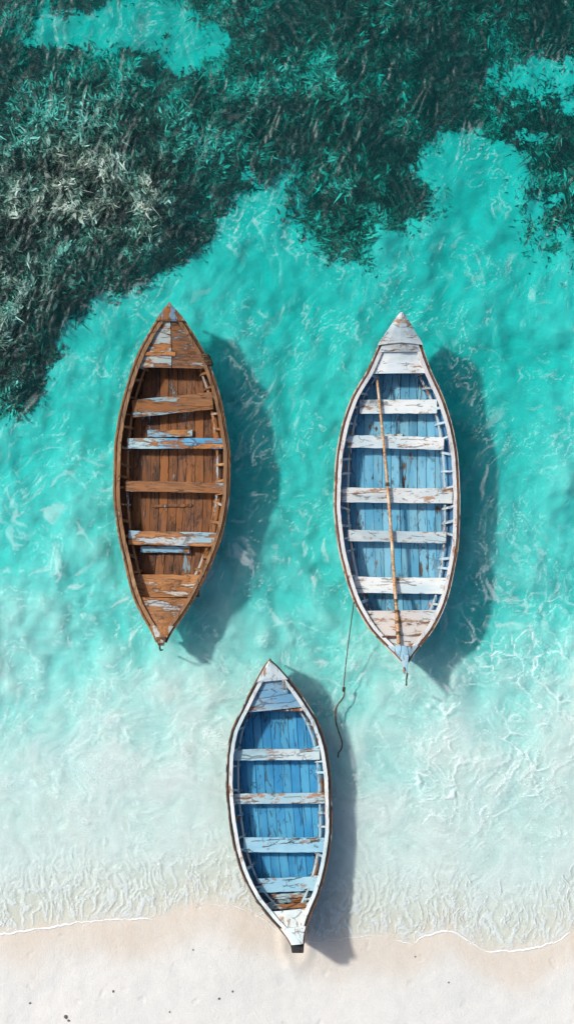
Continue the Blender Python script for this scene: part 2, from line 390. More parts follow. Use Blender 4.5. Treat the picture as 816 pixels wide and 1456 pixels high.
# focused light painted into the transmission colour: brighter at crests, darker at troughs
lap = np.zeros_like(h); lap[1:-1, 1:-1] = (h[1:-1, 2:] + h[1:-1, :-2] + h[2:, 1:-1] + h[:-2, 1:-1] - 4 * h[1:-1, 1:-1]) / ST ** 2
lap = np.where((np.abs(X) < 4.5) & (Y < 7.7) & (Y > -6.4), lap, 0)
for _ in range(1): lap[1:-1, 1:-1] = (lap[1:-1, 2:] + lap[1:-1, :-2] + lap[2:, 1:-1] + lap[:-2, 1:-1] + lap[1:-1, 1:-1]) / 5
pxx = X * 100 + 408; pyy = 728 - Y * 100
G = lambda cx, cy, rx, ry: np.exp(-(((pxx - cx) / rx) ** 2 + ((pyy - cy) / ry) ** 2))
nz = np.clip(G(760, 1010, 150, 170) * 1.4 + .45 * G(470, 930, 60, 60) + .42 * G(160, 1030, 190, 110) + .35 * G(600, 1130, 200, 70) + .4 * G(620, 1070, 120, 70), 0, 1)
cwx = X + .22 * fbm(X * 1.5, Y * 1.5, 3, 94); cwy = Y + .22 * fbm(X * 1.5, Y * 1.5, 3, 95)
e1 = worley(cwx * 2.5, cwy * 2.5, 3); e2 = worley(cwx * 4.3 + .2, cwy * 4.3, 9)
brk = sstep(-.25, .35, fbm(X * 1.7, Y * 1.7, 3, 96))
caustic_net = np.maximum(sstep(.062, .0, e1) * (.35 + .65 * brk), .6 * sstep(.085, 0, e2) * brk) * nz  # caustic light net, painted along the cell walls
focus = np.clip(1.0 - .0019 * lap, .76, 1.36) + .10 * caustic_net
lw_ = .16 * fbm(X * 3.1, Y * 3.1, 3, 120)
ln1 = 1 - np.abs(perlin((v + lw_) * 5.5, (u + lw_) * 2.1, 121)) * 2; ln2 = 1 - np.abs(perlin((v2 - lw_) * 6.5, (u2 + lw_) * 3.0, 122)) * 2
glint_lines = np.maximum(sstep(.86, .985, ln1) * sstep(-.1, .45, fbm(X * 1.3, Y * 1.3, 3, 123)), .8 * sstep(.88, .985, ln2) * sstep(-.05, .5, fbm(X * 1.5, Y * 1.5, 3, 124))) * sstep(.5, 1.6, D)  # thin glints painted on the surface as bright lines
focus = focus + .12 * glint_lines + .05 * fbm(wx * 7, wy * 7, 4, 125, .65)
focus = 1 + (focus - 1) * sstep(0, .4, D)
ang_ = fbm(v * 6.5, u * 2.6, 5, 97, .6)
glint_streak = np.maximum(sstep(.40, .72, ang_) * sstep(-.15, .35, fbm(X * .8, Y * .8, 3, 98)), .8 * sstep(.55, .85, fbm(v2 * 9, u2 * 3.4, 4, 101, .6)) * sstep(0, .4, fbm(X * 1.1, Y * 1.1, 3, 102)))  # wave highlights painted on as pale strokes
reefy = sstep(-10, 40, reef_mask(X, Y))
veil = sstep(-.25, .75, fbm(v * 1.4, u * .7, 5, 99, .6) + .10 * n1)
foam = np.maximum.reduce([  # white share: swash foam and milky veil, plus painted caustics, glints and highlights
    glint_lines * (.32 - .10 * sstep(3, 7, D)) * (1 - .85 * reefy),
    .55 * sstep(.95, 1.6, sw) * sstep(0, .06, D) * sstep(1.5, .2, D),
    .72 * caustic_net,
    veil * (.0 + .27 * np.exp(-((D - 2.2) / 1.6) ** 2)) * sstep(.1, .8, D),
    glint_streak * (1 - .9 * reefy) * (.08 + .24 * sstep(8.5, 4.0, D)) * sstep(.5, 1.5, D)])
foam = np.where(inner, np.clip(foam, 0, .8), 0)
nx, ny = len(gx), len(gy)
V = np.stack([X, Y, h], -1).reshape(-1, 3)
F = grid_faces(nx, ny)
i = np.arange(nx * ny).reshape(ny, nx)
loop = list(i[0, :]) + list(i[1:, -1]) + list(i[-1, -2::-1]) + list(i[-2:0:-1, 0])
n0 = nx * ny; low = V[loop].copy(); low[:, 2] = -20
V = np.concatenate([V, low]); m_ = len(loop)
for a in range(m_):
    b2 = (a + 1) % m_; F.append((int(loop[b2]), int(loop[a]), n0 + a, n0 + b2))
F.append(tuple(n0 + a for a in range(m_))[::-1])
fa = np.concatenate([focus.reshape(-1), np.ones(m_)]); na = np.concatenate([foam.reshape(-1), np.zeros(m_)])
tag(mesh_obj('water', V, F, water_material(), smooth=True, attrs={'focus': fa, 'foam': na}), 'clear turquoise sea water over sand and reef', None, None, 'structure')  # 'foam' attribute: swash foam and veil plus painted caustics, glints and highlights

# foam edge along the waterline
def foam_material():
    m, nt = new_mat('foam'); k = NT(nt); p = k.pos()
    k.principled((.86, .87, .85), .6, k.bump(k.noise(p, 70, 3), .6, .01), .3)
    return m
FM = foam_material(); fb = MB()
def foam_line(x0, x1, rmin, rmax, off=0, step=1.5):
    xs_ = np.arange(x0, x1, step); ys_ = shore_f(xs_) + off + 2.0 * fbm(xs_ * .05, xs_ * 0, 3, 90) + .8 * fbm(xs_ * .25, xs_ * 0, 2, 91)
    r = rmin + (rmax - rmin) * np.clip(.5 + .9 * fbm(xs_ * .045, xs_ * 0 + 3, 3, 92), 0, 1)
    r = r * np.sin(np.pi * np.clip((xs_ - x0) / (x1 - x0), .02, .98)) ** .35
    pts = []
    for a, b_ in zip(xs_, ys_):
        x, y, _ = W(a, b_, 0); pts.append((x, y, float(bed_z(np.array(x), np.array(y))) + .004))
    fb.tube(pts, list(r), 6, flat=.45)
foam_line(-60, 152, .008, .019); foam_line(142, 220, .007, .018); foam_line(278, 404, .002, .006); foam_line(434, 490, .002, .005, 2)
foam_line(484, 552, .003, .007); foam_line(562, 590, .004, .011); foam_line(588, 676, .006, .018, -2); foam_line(668, 812, .008, .021)
for q in range(110):                                            # runnels of foam streaming back down the swash
    right_side = random.random() < .62
    x0 = random.uniform(585, 815) if right_side else random.uniform(0, 330)
    y0 = float(shore_f(np.array(x0))) - abs(random.gauss(0, 42)) - 6
    ln = random.uniform(8, 30); r0 = random.uniform(.002, .0045) * (1.2 if right_side else .85); ph = random.uniform(0, 6); am = random.uniform(1, 3.5); sl = random.uniform(-.35, .35)
    pts = []; rr = []
    for a in np.linspace(0, 1, 14):
        x, y, _ = W(x0 + sl * ln * a + am * math.sin(ph + a * 5) + random.uniform(-.4, .4), y0 - ln * a, 0); pts.append((x, y, .008)); rr.append(r0 * (math.sin(math.pi * min(max(a, .06), .94)) ** .6) * random.uniform(.6, 1.3))
    fb.tube(pts, rr, 5, flat=.5)
fo = fb.build('foam', FM, None, True); tag(fo, 'thin white foam edge and runnels where the water meets the beach', 'foam', None, 'stuff')

# ------------------------------------------------------------------ boats
class Boat:
    def __init__(s, name, label, table, zmid, zbow, zstern, lift=0.0, pitch=0.0):
        # table rows: photo y, centre x, half width (all px at gunwale height), from the upper end to the lower end
        s.top, s.bot = table[0][0], table[-1][0]
        s.zf = lambda py: zmid + (zbow - zmid) * max(0, (s.mid - py) / (s.mid - s.top)) ** 3.0 + (zstern - zmid) * max(0, (py - s.mid) / (s.bot - s.mid)) ** 3.0
        s.mid = (s.top + s.bot) / 2
        a = W(table[0][1], s.top, s.zf(s.top)); b = W(table[-1][1], s.bot, s.zf(s.bot))
        s.o = ((a[0] + b[0]) / 2, (a[1] + b[1]) / 2, 0.0); s.rz = math.atan2(a[1] - b[1], a[0] - b[0]) - math.pi / 2
        s.root = bpy.data.objects.new(name, None); COL.objects.link(s.root); s.root.location = s.o; s.root.rotation_euler = (0, 0, s.rz)
        s.root.empty_display_size = .3
        tag(s.root, label, 'boat', 'old wooden rowing boats moored off the beach')
        ly, lc, lh = [], [], []
        tb = hermite([r[0] for r in table], [r[1] for r in table]); th = hermite([r[0] for r in table], [r[2] for r in table])
        for py in np.linspace(s.top, s.bot, 90):
            z = s.zf(py); c = float(tb(py)); h = float(th(py)); p0 = s.loc(c - h, py, z); p1 = s.loc(c + h, py, z)
            ly.append((p0[1] + p1[1]) / 2); lc.append((p0[0] + p1[0]) / 2); lh.append((p1[0] - p0[0]) / 2)
        ly = np.array(ly[::-1]); s.y0, s.y1 = ly[0], ly[-1]
        s.c = hermite(ly, lc[::-1]); s.h = hermite(ly, lh[::-1]); s.lift = lift
        zz = [s.zf(py) for py in np.linspace(s.top, s.bot, 90)][::-1]; s.zg = hermite(ly, zz)
        s.MID = (s.y0 + s.y1) / 2; s.HL = (s.y1 - s.y0) / 2
    def loc(s, px, py, z):                     # photo pixel at height z -> boat-local point
        x, y, z = W(px, py, z); x -= s.o[0]; y -= s.o[1]; c, q = math.cos(-s.rz), math.sin(-s.rz)
        return (x * c - y * q, x * q + y * c, z)
    def yl(s, px, py, z=.35): return s.loc(px, py, z)[1]
    def off(s, y, d):                          # half width after an inward offset d measured square to the side
        e = .02; sl = (float(s.h(y + e)) - float(s.h(y - e))) / (2 * e); sl = max(-1.6, min(1.6, sl))
        return max(.004, float(s.h(y)) - d * math.sqrt(1 + sl * sl))
    SEC = [(1, 1), (.965, .74), (.90, .48), (.82, .29), (.68, .15), (.38, .05), (0, 0)]
    def zk(s, y):
        t = abs(y - s.MID) / s.HL; return -.10 + s.lift + .36 * t ** 7
    def section(s, y, d, dz=0.0):
        zg = float(s.zg(y)); zk = s.zk(y) + d; b = s.off(y, d); c = float(s.c(y)); cc = c * 1.0
        return [(b * f, zk + (zg + dz - zk) * g) for f, g in s.SEC], cc
    def shell(s, mb, d0, d1, ya, yb, n=60, nsec=7, top0=0.0, top1=0.0, tone=.5):
        for i0 in range(1):
            rings = []
            for y in np.linspace(ya, yb, n):
                A, c = s.section(y, d0, top0); B, _ = s.section(y, d1, top1)
                A = A[:nsec]; B = B[:nsec]
                R = [(c - a, y, z) for a, z in A] + ([(c + a, y, z) for a, z in A[::-1]][1:] if nsec == 7 else [])
                Rb = [(c - a, y, z) for a, z in B] + ([(c + a, y, z) for a, z in B[::-1]][1:] if nsec == 7 else [])
                rings.append(R + Rb[::-1])
            mb.sweep(rings, tone)
    def width_at(s, y, z, d=.04):              # inner half width at height z
        P, c = s.section(y, d); P = P[::-1]
        return float(np.interp(z, [q[1] for q in P], [q[0] for q in P])), c
    def rail(s, side, d0, d1, z0, z1, ya, yb, n=80, jit=.0):
        mb = MB(); rings = []
        for y in np.linspace(ya, yb, n):
            c = float(s.c(y)); zg = float(s.zg(y)); a = s.off(y, d0); b = s.off(y, d1) ; j = random.uniform(-jit, jit)
            a = max(a, .006); b = max(min(b, a - .004), .002)
            rings.append([(c + side * a + j, y, zg + z0), (c + side * b + j, y, zg + z0), (c + side * b + j, y, zg + z1), (c + side * a + j, y, zg + z1)])
        mb.sweep(rings, random.random()); return mb
    def strip(s, side, z, w, t, ya, yb, d=.045, n=40):    # a stringer along the inside at height z below sheer fraction
        mb = MB(); rings = []
        for y in np.linspace(ya, yb, n):
            zz = z(y) if callable(z) else z
            b, c = s.width_at(y, zz, d); rings.append([(c + side * b, y, zz - t / 2), (c + side * (b - w), y, zz - t / 2), (c + side * (b - w), y, zz + t / 2), (c + side * b, y, zz + t / 2)])
        mb.sweep(rings, random.random()); return mb
    def deck(s, ya, yb, dz, th=.025, d=.07, camber=.02, nplank=1, n=14, gap=.006, curve=0.0):
        mb = MB()
        for p in range(nplank):
            f0 = -1 + 2 * p / nplank; f1 = -1 + 2 * (p + 1) / nplank; rings = []
            for q in np.linspace(0, 1, n):
                y = ya + (yb - ya) * q
                c = float(s.c(y)); b = s.off(y, d); z = float(s.zg(y)) + dz; R = []
                xs_ = np.linspace(f0, f1, 5); g = gap if nplank > 1 else 0
                for f in xs_: R.append((c + b * f + (g if f == f0 else -g if f == f1 else 0), y + curve * (1 - f * f) * (1 - q), z + camber * (1 - f * f)))
                R += [(x, yy, zz - th) for x, yy, zz in R[::-1]]; rings.append(R)
            mb.sweep(rings, random.random())
        return mb
    def floor(s, ya, yb, z=.06, pw=.125, gap=.006, breaks=()):
        mb = MB(); n = int(2 * float(s.h(0)) / pw) + 2; ys_ = np.linspace(ya, yb, 40)
        for k in range(-n, n + 1):
            x0 = (k - .5) * pw; x1 = x0 + pw - gap * random.uniform(.7, 1.6); tone = random.random(); dz = random.uniform(-.006, .006)
            run = []
            for y in ys_:
                b, c = s.width_at(y, z, .05); a0 = max(x0, -b); a1 = min(x1, b)
                if a1 - a0 > .012: run.append([(c + a0, y, z + dz - .02), (c + a1, y, z + dz - .02), (c + a1, y, z + dz), (c + a0, y, z + dz)])
                elif len(run) > 1: mb.sweep(run, tone); run = []
                else: run = []
            if len(run) > 1: mb.sweep(run, tone)
        return mb

def common(b, M, rib_side, fl, nrib, stringer_f=.62, rail_w=.05, groove=True, floor_z=.06, ribskip=()):
    r = b.root; e = .03
    hl = MB(); b.shell(hl, .014, .036, b.y0 + .01, b.y1 - .01, 70); hl.build('hull', M['hull'], r, True)
    ln = MB(); b.shell(ln, .038, .048, b.y0 + .25, b.y1 - .25, 60, top0=-.02, top1=-.02); ln.build('lining', M['lining'], r, True)
    b.floor(fl[0], fl[1], floor_z).build('floorboards', M['floor'], r)
    for sd_ in (-1, 1):
        b.rail(sd_, 0, .017, -.055, -.006, b.y0, b.y1, jit=.002).build('rub_rail', M['rub'], r, bevel=.004)
        b.rail(sd_, .046, .046 + rail_w, -.03, .018, b.y0 + .03, b.y1 - .03, jit=.0025).build('gunwale', M['rail'], r, bevel=.005)
        mb = MB(); rings = []
        def sx(y): return max(.03, min(b.off(y, .0) * .785, b.off(y, .145)))
        def sz(y): return floor_z + (float(b.zg(y)) - floor_z) * .50
        for y in np.linspace(fl[0] + .02, fl[1] - .02, 40):
            c = float(b.c(y)); q = sx(y); z = sz(y); j = random.uniform(-.002, .002)
            rings.append([(c + sd_ * (q + j), y, z - .02), (c + sd_ * (q - .030 + j), y, z - .02), (c + sd_ * (q - .030 + j), y, z + .015), (c + sd_ * (q + j), y, z + .015)])
        mb.sweep(rings, random.random()); mb.build('stringer', M['stringer'], r)
        for i in range(nrib):
            y = fl[0] + (fl[1] - fl[0]) * (i + .5 + random.uniform(-.22, .22)) / nrib
            mb = MB(); w = random.uniform(.012, .020); sk = random.uniform(-.06, .06); rings = []
            c = float(b.c(y)); zt = float(b.zg(y)) - .02; pa = (b.off(y, .05), zt); pb = (sx(y) - .012, sz(y) + .02); pc = (max(.02, sx(y) - .035), floor_z + .01)
            for (xx, z), t in ((pa, 0), (((pa[0] * .62 + pb[0] * .38), (pa[1] * .5 + pb[1] * .5)), .5), (pb, 1), ((pc[0], (pb[1] + pc[1]) / 2), 1.2), (pc, 1.3)):
                yy = y + sk * t; rings.append([(c + sd_ * (xx + .014), yy - w, z), (c + sd_ * (xx - .014), yy - w, z), (c + sd_ * (xx - .014), yy + w, z), (c + sd_ * (xx + .014), yy + w, z)])
            mb.sweep(rings, random.random()); mb.build('rib', M['rib'], r)
def thwart(b, rect, z, mat, rot=0, jit=.004, th=.035, name='seat', nx=14, reach=None):
    x0, x1, y0, y1 = rect; A = b.loc(x0, (y0 + y1) / 2, z); B = b.loc(x1, (y0 + y1) / 2, z)
    mb = MB(); w = (y1 - y0) / 100 * (H - z) / H
    mb.box(((A[0] + B[0]) / 2, (A[1] + B[1]) / 2, z - th / 2), (B[0] - A[0], w, th), -b.rz + math.radians(rot), random.random(), jit=jit, nx=nx)
    return mb.build(name, mat, b.root, bevel=.005)
WD = (.20, .085, .032); WD2 = (.42, .20, .08)
# ---- materials of the three boats
BR = dict(
    hull=weathered('brown_hull', (.07, .035, .02), (.16, .075, .03), (.10, .05, .03), (.2, .09, .04), .5, 'Y'),
    lining=weathered('brown_lining', (.05, .025, .014), (.17, .075, .03), (.10, .05, .03), (.14, .06, .03), .6, 'Y', seed=3),
    floor=weathered('brown_floor', (.075, .034, .018), (.29, .12, .045), (.30, .30, .28), (.20, .30, .33), .70, 'Y', seed=5, rust_amt=.3, rust=(.36, .13, .03)),
    rail=weathered('brown_rail', (.20, .10, .04), (.50, .29, .14), (.46, .42, .34), (.5, .3, .15), .72, 'Y', seed=7, rust_amt=.4, rust=(.34, .16, .06)),
    rub=weathered('brown_rub', (.16, .07, .03), (.46, .24, .10), (.45, .45, .40), (.4, .3, .2), .62, 'Y', seed=8),
    stringer=weathered('brown_stringer', (.25, .11, .04), (.5, .26, .11), (.4, .42, .4), (.4, .3, .2), .6, 'Y', seed=9),
    rib=weathered('brown_rib', (.26, .12, .045), (.55, .30, .13), (.4, .42, .4), (.4, .3, .2), .65, 'X', seed=10),
    seat=weathered('brown_seat', (.24, .10, .035), (.52, .24, .09), (.50, .50, .46), (.26, .42, .48), .60, 'X', seed=12, rust_amt=.6, rust=(.46, .18, .05)),
    seat_mixed=weathered('mixed_seat', (.28, .12, .04), (.50, .24, .09), (.26, .42, .45), (.42, .42, .38), .58, 'X', seed=2, rust_amt=.5),
    seat_blue=weathered('blue_flaked_seat', (.34, .13, .04), (.5, .26, .1), (.07, .30, .50), (.40, .56, .56), .46, 'X', seed=15, rust_amt=.6),
    deck=weathered('brown_bow_deck', (.20, .09, .04), (.42, .20, .09), (.42, .42, .37), (.26, .40, .42), .50, 'X', seed=17, rust_amt=.6),
    stern=weathered('brown_stern_deck', (.26, .11, .04), (.50, .23, .08), (.55, .50, .43), (.4, .42, .4), .62, 'X', seed=19, rust_amt=.6, rust=(.46, .17, .04)),
    cap_stern=weathered('brown_stern_cap', (.22, .10, .04), (.42, .2, .08), (.5, .47, .4), (.4, .4, .36), .55, 'Y', seed=22),
    cap=weathered('flaked_cap', (.36, .18, .08), (.5, .28, .13), (.55, .53, .48), (.14, .30, .42), .42, 'Y', seed=21, rust_amt=.6),
)
BL1 = (.10, .38, .56); BL2 = (.22, .52, .66)
WH = (.74, .76, .72); WH2 = (.50, .62, .64)
B2 = dict(
    hull=weathered('rust_brown_hull', (.09, .03, .018), (.20, .08, .035), (.12, .045, .03), (.2, .08, .05), .4, 'Y', seed=30),
    lining=weathered('blue_lining', WD, WD2, (.06, .20, .38), (.13, .36, .55), .22, 'Y', seed=31),
    floor=weathered('blue_floor', (.07, .045, .03), (.25, .14, .07), BL1, BL2, .22, 'Y', seed=33, crack=.5, rust_amt=.1, rust=(.26, .12, .05)),
    rail=weathered('white_rail', WD, WD2, (.80, .78, .72), (.72, .73, .70), .14, 'Y', seed=35, rust_amt=.2, crack=.2),
    rub=weathered('cream_rub', WD, WD2, (.62, .50, .36), (.70, .64, .54), .36, 'Y', seed=36),
    stringer=weathered('pale_stringer', WD, WD2, (.55, .56, .50), (.40, .55, .60), .38, 'Y', seed=37),
    rib=weathered('pale_rib', WD, WD2, (.38, .55, .62), (.6, .63, .6), .22, 'X', seed=38),
    seat=weathered('white_seat', (.34, .17, .08), WD2, WH, WH2, .24, 'X', seed=40, rust_amt=.35, rust=(.46, .22, .09)),
    deck=weathered('white_deck', (.34, .17, .08), WD2, (.72, .73, .70), WH2, .16, 'X', seed=42, rust_amt=.25, rust=(.46, .22, .09)),
    stern=weathered('white_stern_deck', (.34, .17, .08), WD2, (.68, .62, .55), (.60, .66, .66), .28, 'X', seed=44, rust_amt=.4, rust=(.40, .18, .08)),
    stem=weathered('stem_blue', WD, WD2, (.55, .66, .68), (.25, .48, .60), .3, 'Y', seed=46),
)
B3 = dict(
    hull=weathered('black_hull', (.012, .010, .009), (.04, .03, .025), (.015, .015, .016), (.03, .03, .03), .3, 'Y', seed=50, rust=(.16, .07, .03), rust_amt=.2),
    lining=weathered('blue_dark_lining', WD, WD2, (.05, .17, .30), (.12, .32, .46), .38, 'Y', seed=51),
    floor=weathered('bright_blue_floor', (.03, .04, .04), (.08, .07, .05), (.025, .25, .50), (.08, .38, .60), .12, 'Y', seed=53, crack=.6, rust_amt=0),
    rail=weathered('white_rail_worn', WD, WD2, (.76, .77, .73), (.55, .66, .66), .24, 'Y', seed=55, rust_amt=.25, crack=.25),
    rub=weathered('brown_white_rub', (.12, .05, .025), (.34, .15, .06), (.60, .56, .48), (.5, .4, .3), .52, 'Y', seed=56),
    stringer=weathered('pale_blue_stringer', WD, WD2, (.45, .58, .60), (.30, .48, .56), .36, 'Y', seed=57),
    rib=weathered('pale_blue_rib', WD, WD2, (.50, .60, .60), (.30, .50, .56), .34, 'X', seed=58),
    seat=weathered('pale_seat', (.42, .17, .06), WD2, (.55, .66, .66), (.36, .55, .60), .30, 'X', seed=60, rust_amt=.55, rust=(.50, .21, .07)),
    seat2=weathered('sky_blue_seat', (.32, .15, .06), WD2, (.26, .50, .62), (.38, .60, .66), .22, 'X', seed=62, rust_amt=.3, crack=.9, rust=(.46, .2, .07)),
    deck=weathered('grey_blue_deck', (.34, .17, .08), WD2, (.28, .42, .50), (.14, .34, .50), .16, 'X', seed=64, rust_amt=.2),
    stern=weathered('white_orange_deck', (.34, .17, .08), WD2, (.72, .70, .64), (.60, .68, .66), .26, 'Y', seed=66, rust_amt=.55, rust=(.50, .24, .10)),
    cap=weathered('white_cap', (.34, .17, .08), WD2, (.74, .76, .73), (.60, .70, .70), .16, 'Y', seed=68, rust_amt=.3),
    broken=weathered('broken_board', (.36, .14, .05), (.52, .26, .1), (.45, .60, .62), (.35, .52, .56), .5, 'X', seed=70, rust_amt=.7),
)
def rope_mat():
    m, nt = new_mat('hemp_rope'); k = NT(nt); v = k.obj()
    c = k.mix(k.ramp(k.noise(v, 40, 3), .35, .65), (.035, .024, .016), (.17, .11, .06))
    k.principled(c, .9, k.bump(k.noise(v, 120, 2), .8, .004), .2); return m
ROPE = rope_mat()
def stem_post(b, y, y2, z0, z1, w, mat, name='stem', c=None):
    mb = MB(); cc = float(b.c(y)) if c is None else c; d = y2 - y; rings = []
    for q in np.linspace(0, 1, 6):
        z = z0 + (z1 - z0) * q; ww = w * (.6 + .4 * q); off = d * (q ** 1.5)
        rings.append([(cc - ww, y - d * .35, z), (cc + ww, y - d * .35, z), (cc + ww * .55, y + off, z), (cc - ww * .55, y + off, z)])
    mb.sweep(rings, .5); return mb.build(name, mat, b.root, bevel=.006)

# ---- brown boat
b1 = Boat('rowing_boat', 'brown wooden rowing boat with flaking rust and blue paint, afloat on the left',
    T1, .40, .68, .64)
fl1 = (b1.yl(240, 822), b1.yl(244, 512))
common(b1, BR, 1, fl1, 14)
thwart(b1, (188,303,563,588), .32, BR['seat_mixed'], 6)
thwart(b1, (181,318,623,638), .30, BR['seat_blue'])
thwart(b1, (178,321,685,700), .31, BR['seat'], -1)
thwart(b1, (183,308,756,776), .31, BR['seat'], -1.5)
thwart(b1, (192,284,817,849), .30, BR['stern'], 0, name='stern_bench')
thwart(b1, (210,274,611,621), .12, BR['seat_blue'], 0, name='loose_board', jit=.006)
thwart(b1, (200,270,777,786), .16, BR['seat_blue'], -1, name='loose_board', jit=.006)
thwart(b1, (216,273,717,721), .09, BR['floor'], 1, name='floor_batten', jit=.006)
b1.deck(b1.yl(244, 523, .45), b1.yl(243, 455, .6), -.035, d=.088, nplank=2, curve=0).build('bow_deck', BR['deck'], b1.root)
b1.deck(b1.yl(230, 905, .6), b1.yl(233, 850, .45), -.03, d=.088, nplank=1).build('stern_deck', BR['stern'], b1.root)
b1.deck(b1.yl(242, 457, .6), b1.yl(241, 434, .7), .035, d=.0, th=.05, camber=.03, curve=.03).build('bow_cap', BR['cap'], b1.root)
b1.deck(b1.yl(229.5, 914, .65), b1.yl(230, 890, .6), .025, d=.03, th=.03, camber=.02).build('stern_cap', BR['cap_stern'], b1.root)
thwart(b1, (203,250,500,506), .5, BR['stern'], -1, name='deck_batten', th=.05)
stem_post(b1, b1.y0 + .05, b1.y0 - .04, .05, .67, .075, BR['hull'], 'stem_post')
stem_post(b1, b1.y1 - .03, b1.y1 + .03, .05, .70, .035, BR['rub'], 'stem_post')
mb = MB()                                             # rope lashing wound round the right rail
for i in range(6):
    y = b1.yl(297, 505 + i * 2.6, .5); c = float(b1.c(y)); bb = s_ = b1.off(y, .03); zg = float(b1.zg(y)); pts = []
    for a in np.linspace(0, 2 * math.pi, 13): pts.append((c + bb + .015 + .062 * math.cos(a), y + .004 * math.sin(a), zg - .015 + .055 * math.sin(a)))
    mb.tube(pts, .011, 6)
mb.build('rope_lashing', ROPE, b1.root, True)
mb = MB(); q = b1.loc(228, 916, .6); mb.tube([(q[0], q[1] + .02, .62), (q[0] - .005, q[1] - .05, .60), (q[0], q[1] - .09, .5), (q[0] + .01, q[1] - .10, .3), (q[0] + .005, q[1] - .11, .12)], [.012, .014, .012, .01, .012], 6); mb.build('painter_rope', ROPE, b1.root, True)

# ---- white and blue boat with the long pole
b2 = Boat('rowing_boat', 'largest boat, white rails and pale seats over a blue floor, with a long pole inside',
    T2, .41, .72, .68)
fl2 = (b2.yl(570, 872), b2.yl(567, 518))
common(b2, B2, 1, fl2, 15)
thwart(b2, (511,621,568,588), .32, B2['seat'])
thwart(b2, (494,631,620,638), .31, B2['seat'], -1.5)
thwart(b2, (486,643,694,715), .31, B2['seat'], -.5)
thwart(b2, (494,634,755,771), .31, B2['seat'], -1.5)
thwart(b2, (503,636,821,844), .32, B2['seat'], -.8)
thwart(b2, (541,572,617,621), .12, B2['stringer'], 0, name='loose_board', jit=.005)
b2.deck(b2.yl(567, 531, .45), b2.yl(568, 490, .55), -.02, d=.088).build('bow_deck', B2['deck'], b2.root)
b2.deck(b2.yl(568, 491, .6), b2.yl(570, 446, .72), .045, d=-.012, th=.06, camber=.05, curve=.035).build('bow_cap', B2['deck'], b2.root)
b2.deck(b2.yl(568, 500, .6), b2.yl(568, 487, .6), .02, d=.06, th=.03, camber=.03).build('bow_beam', B2['rib'], b2.root)
b2.deck(b2.yl(573, 922, .6), b2.yl(570, 868, .45), -.05, d=.088, nplank=1).build('stern_deck', B2['stern'], b2.root)
b2.deck(b2.yl(576, 940, .68), b2.yl(573, 918, .6), .03, d=.03, th=.04, camber=.03).build('stern_cap', B2['stem'], b2.root)
stem_post(b2, b2.y0 + .04, b2.y0 - .15, .05, .74, .05, B2['stem'], 'stem_post')
stem_post(b2, b2.y1 - .03, b2.y1 + .01, .05, .72, .03, B2['rail'], 'stem_post')
thwart(b2, (543,562,904,907), .6, B2['hull'], 0, name='deck_batten', th=.07, jit=.001)
mb = MB(); q = b2.loc(577, 958, .65); mb.tube([(q[0] - .03, q[1] + .10, .74), (q[0] + .012, q[1] + .0, .72), (q[0] + .002, q[1] - .08, .69), (q[0] + .006, q[1] - .16, .62), (q[0] + .008, q[1] - .17, .4)], [.010, .015, .010, .012, .009], 6); mb.build('painter_rope', ROPE, b2.root, True)
# pole lying on the seats
def pole_mat():
    m, nt = new_mat('pole_wood'); k = NT(nt); v = k.obj()
    g = k.noise(k.vmul(v, (1, 1, .12)), 35, 4, .6)
    c = k.mix(k.ramp(g, .35, .65), (.34, .16, .06), (.66, .40, .20)); c = k.mix(k.ramp(k.noise(v, 5, 3), .5, .7), c, (.74, .56, .38))
    k.principled(c, .6, k.bump(g, .4, .004)); return m
pr_ = bpy.data.objects.new('pole', None); COL.objects.link(pr_)
A = np.array(W(536, 538, .42)); Bp = np.array(W(567, 916, .70)); C_ = np.array(W(548, 700, .385))
pr_.location = tuple(C_); tag(pr_, 'long slender tan wooden pole laid lengthwise across the seats of the white and blue boat', 'pole')
pts = []
for t in np.linspace(0, 1, 26):
    P_ = A * (1 - t) + Bp * t; P_[0] += .03 * math.sin(t * math.pi); P_[2] = .375 + .0 * t + max(0, t - .78) * 1.35 * .9
    pts.append(tuple(P_ - C_))
mb = MB(); mb.tube(pts, [.017 + .009 * (i / 25) + .002 * math.sin(i * 1.7) for i in range(26)], 8); mb.build('shaft', pole_mat(), pr_, True)
for t0 in (.43, .87, .90, .93, .96):
    mb = MB()
    i = int(t0 * 25); c0 = np.array(pts[i])
    for dy in (-.018, 0, .018):
        mb.tube([c0 + np.array((.028 * math.cos(a), dy, .028 * math.sin(a))) for a in np.linspace(0, 2 * math.pi, 11)], .007, 5)
    mb.build('binding', ROPE, pr_, True)

# mooring line
mr = bpy.data.objects.new('mooring_rope', None); COL.objects.link(mr)
tag(mr, 'thin dark rope hanging from the white and blue boat and curling loose on the water', 'rope')
raw = [(503,856,.50),(499,885,.42),(495,915,.30),(492,940,.18),(489.5,965,.08),(488.6,978,.035),(489.5,986,.03),(487,993,.028),(480,1002,.028),(476.5,1012,.028),(477,1024,.028),(480,1036,.028),(484,1048,.028),(486.5,1058,.028),(484.5,1066,.028),(481,1071,.028),(480.5,1077,.02)]
tt = np.arange(len(raw)); fx = hermite(tt, [r[0] for r in raw]); fy = hermite(tt, [r[1] for r in raw]); fz = hermite(tt, [r[2] for r in raw])
pts = [W(float(fx(t)), float(fy(t)), float(fz(t))) for t in np.linspace(0, len(raw) - 1, 90)]
og = np.array(W(488.6, 980, .03)); mr.location = tuple(og)
mb = MB(); mb.tube([np.array(p) - og for p in pts], [.0075 if i < 30 else .0105 for i in range(90)], 6); mb.build('strand', ROPE, mr, True)
mb = MB()
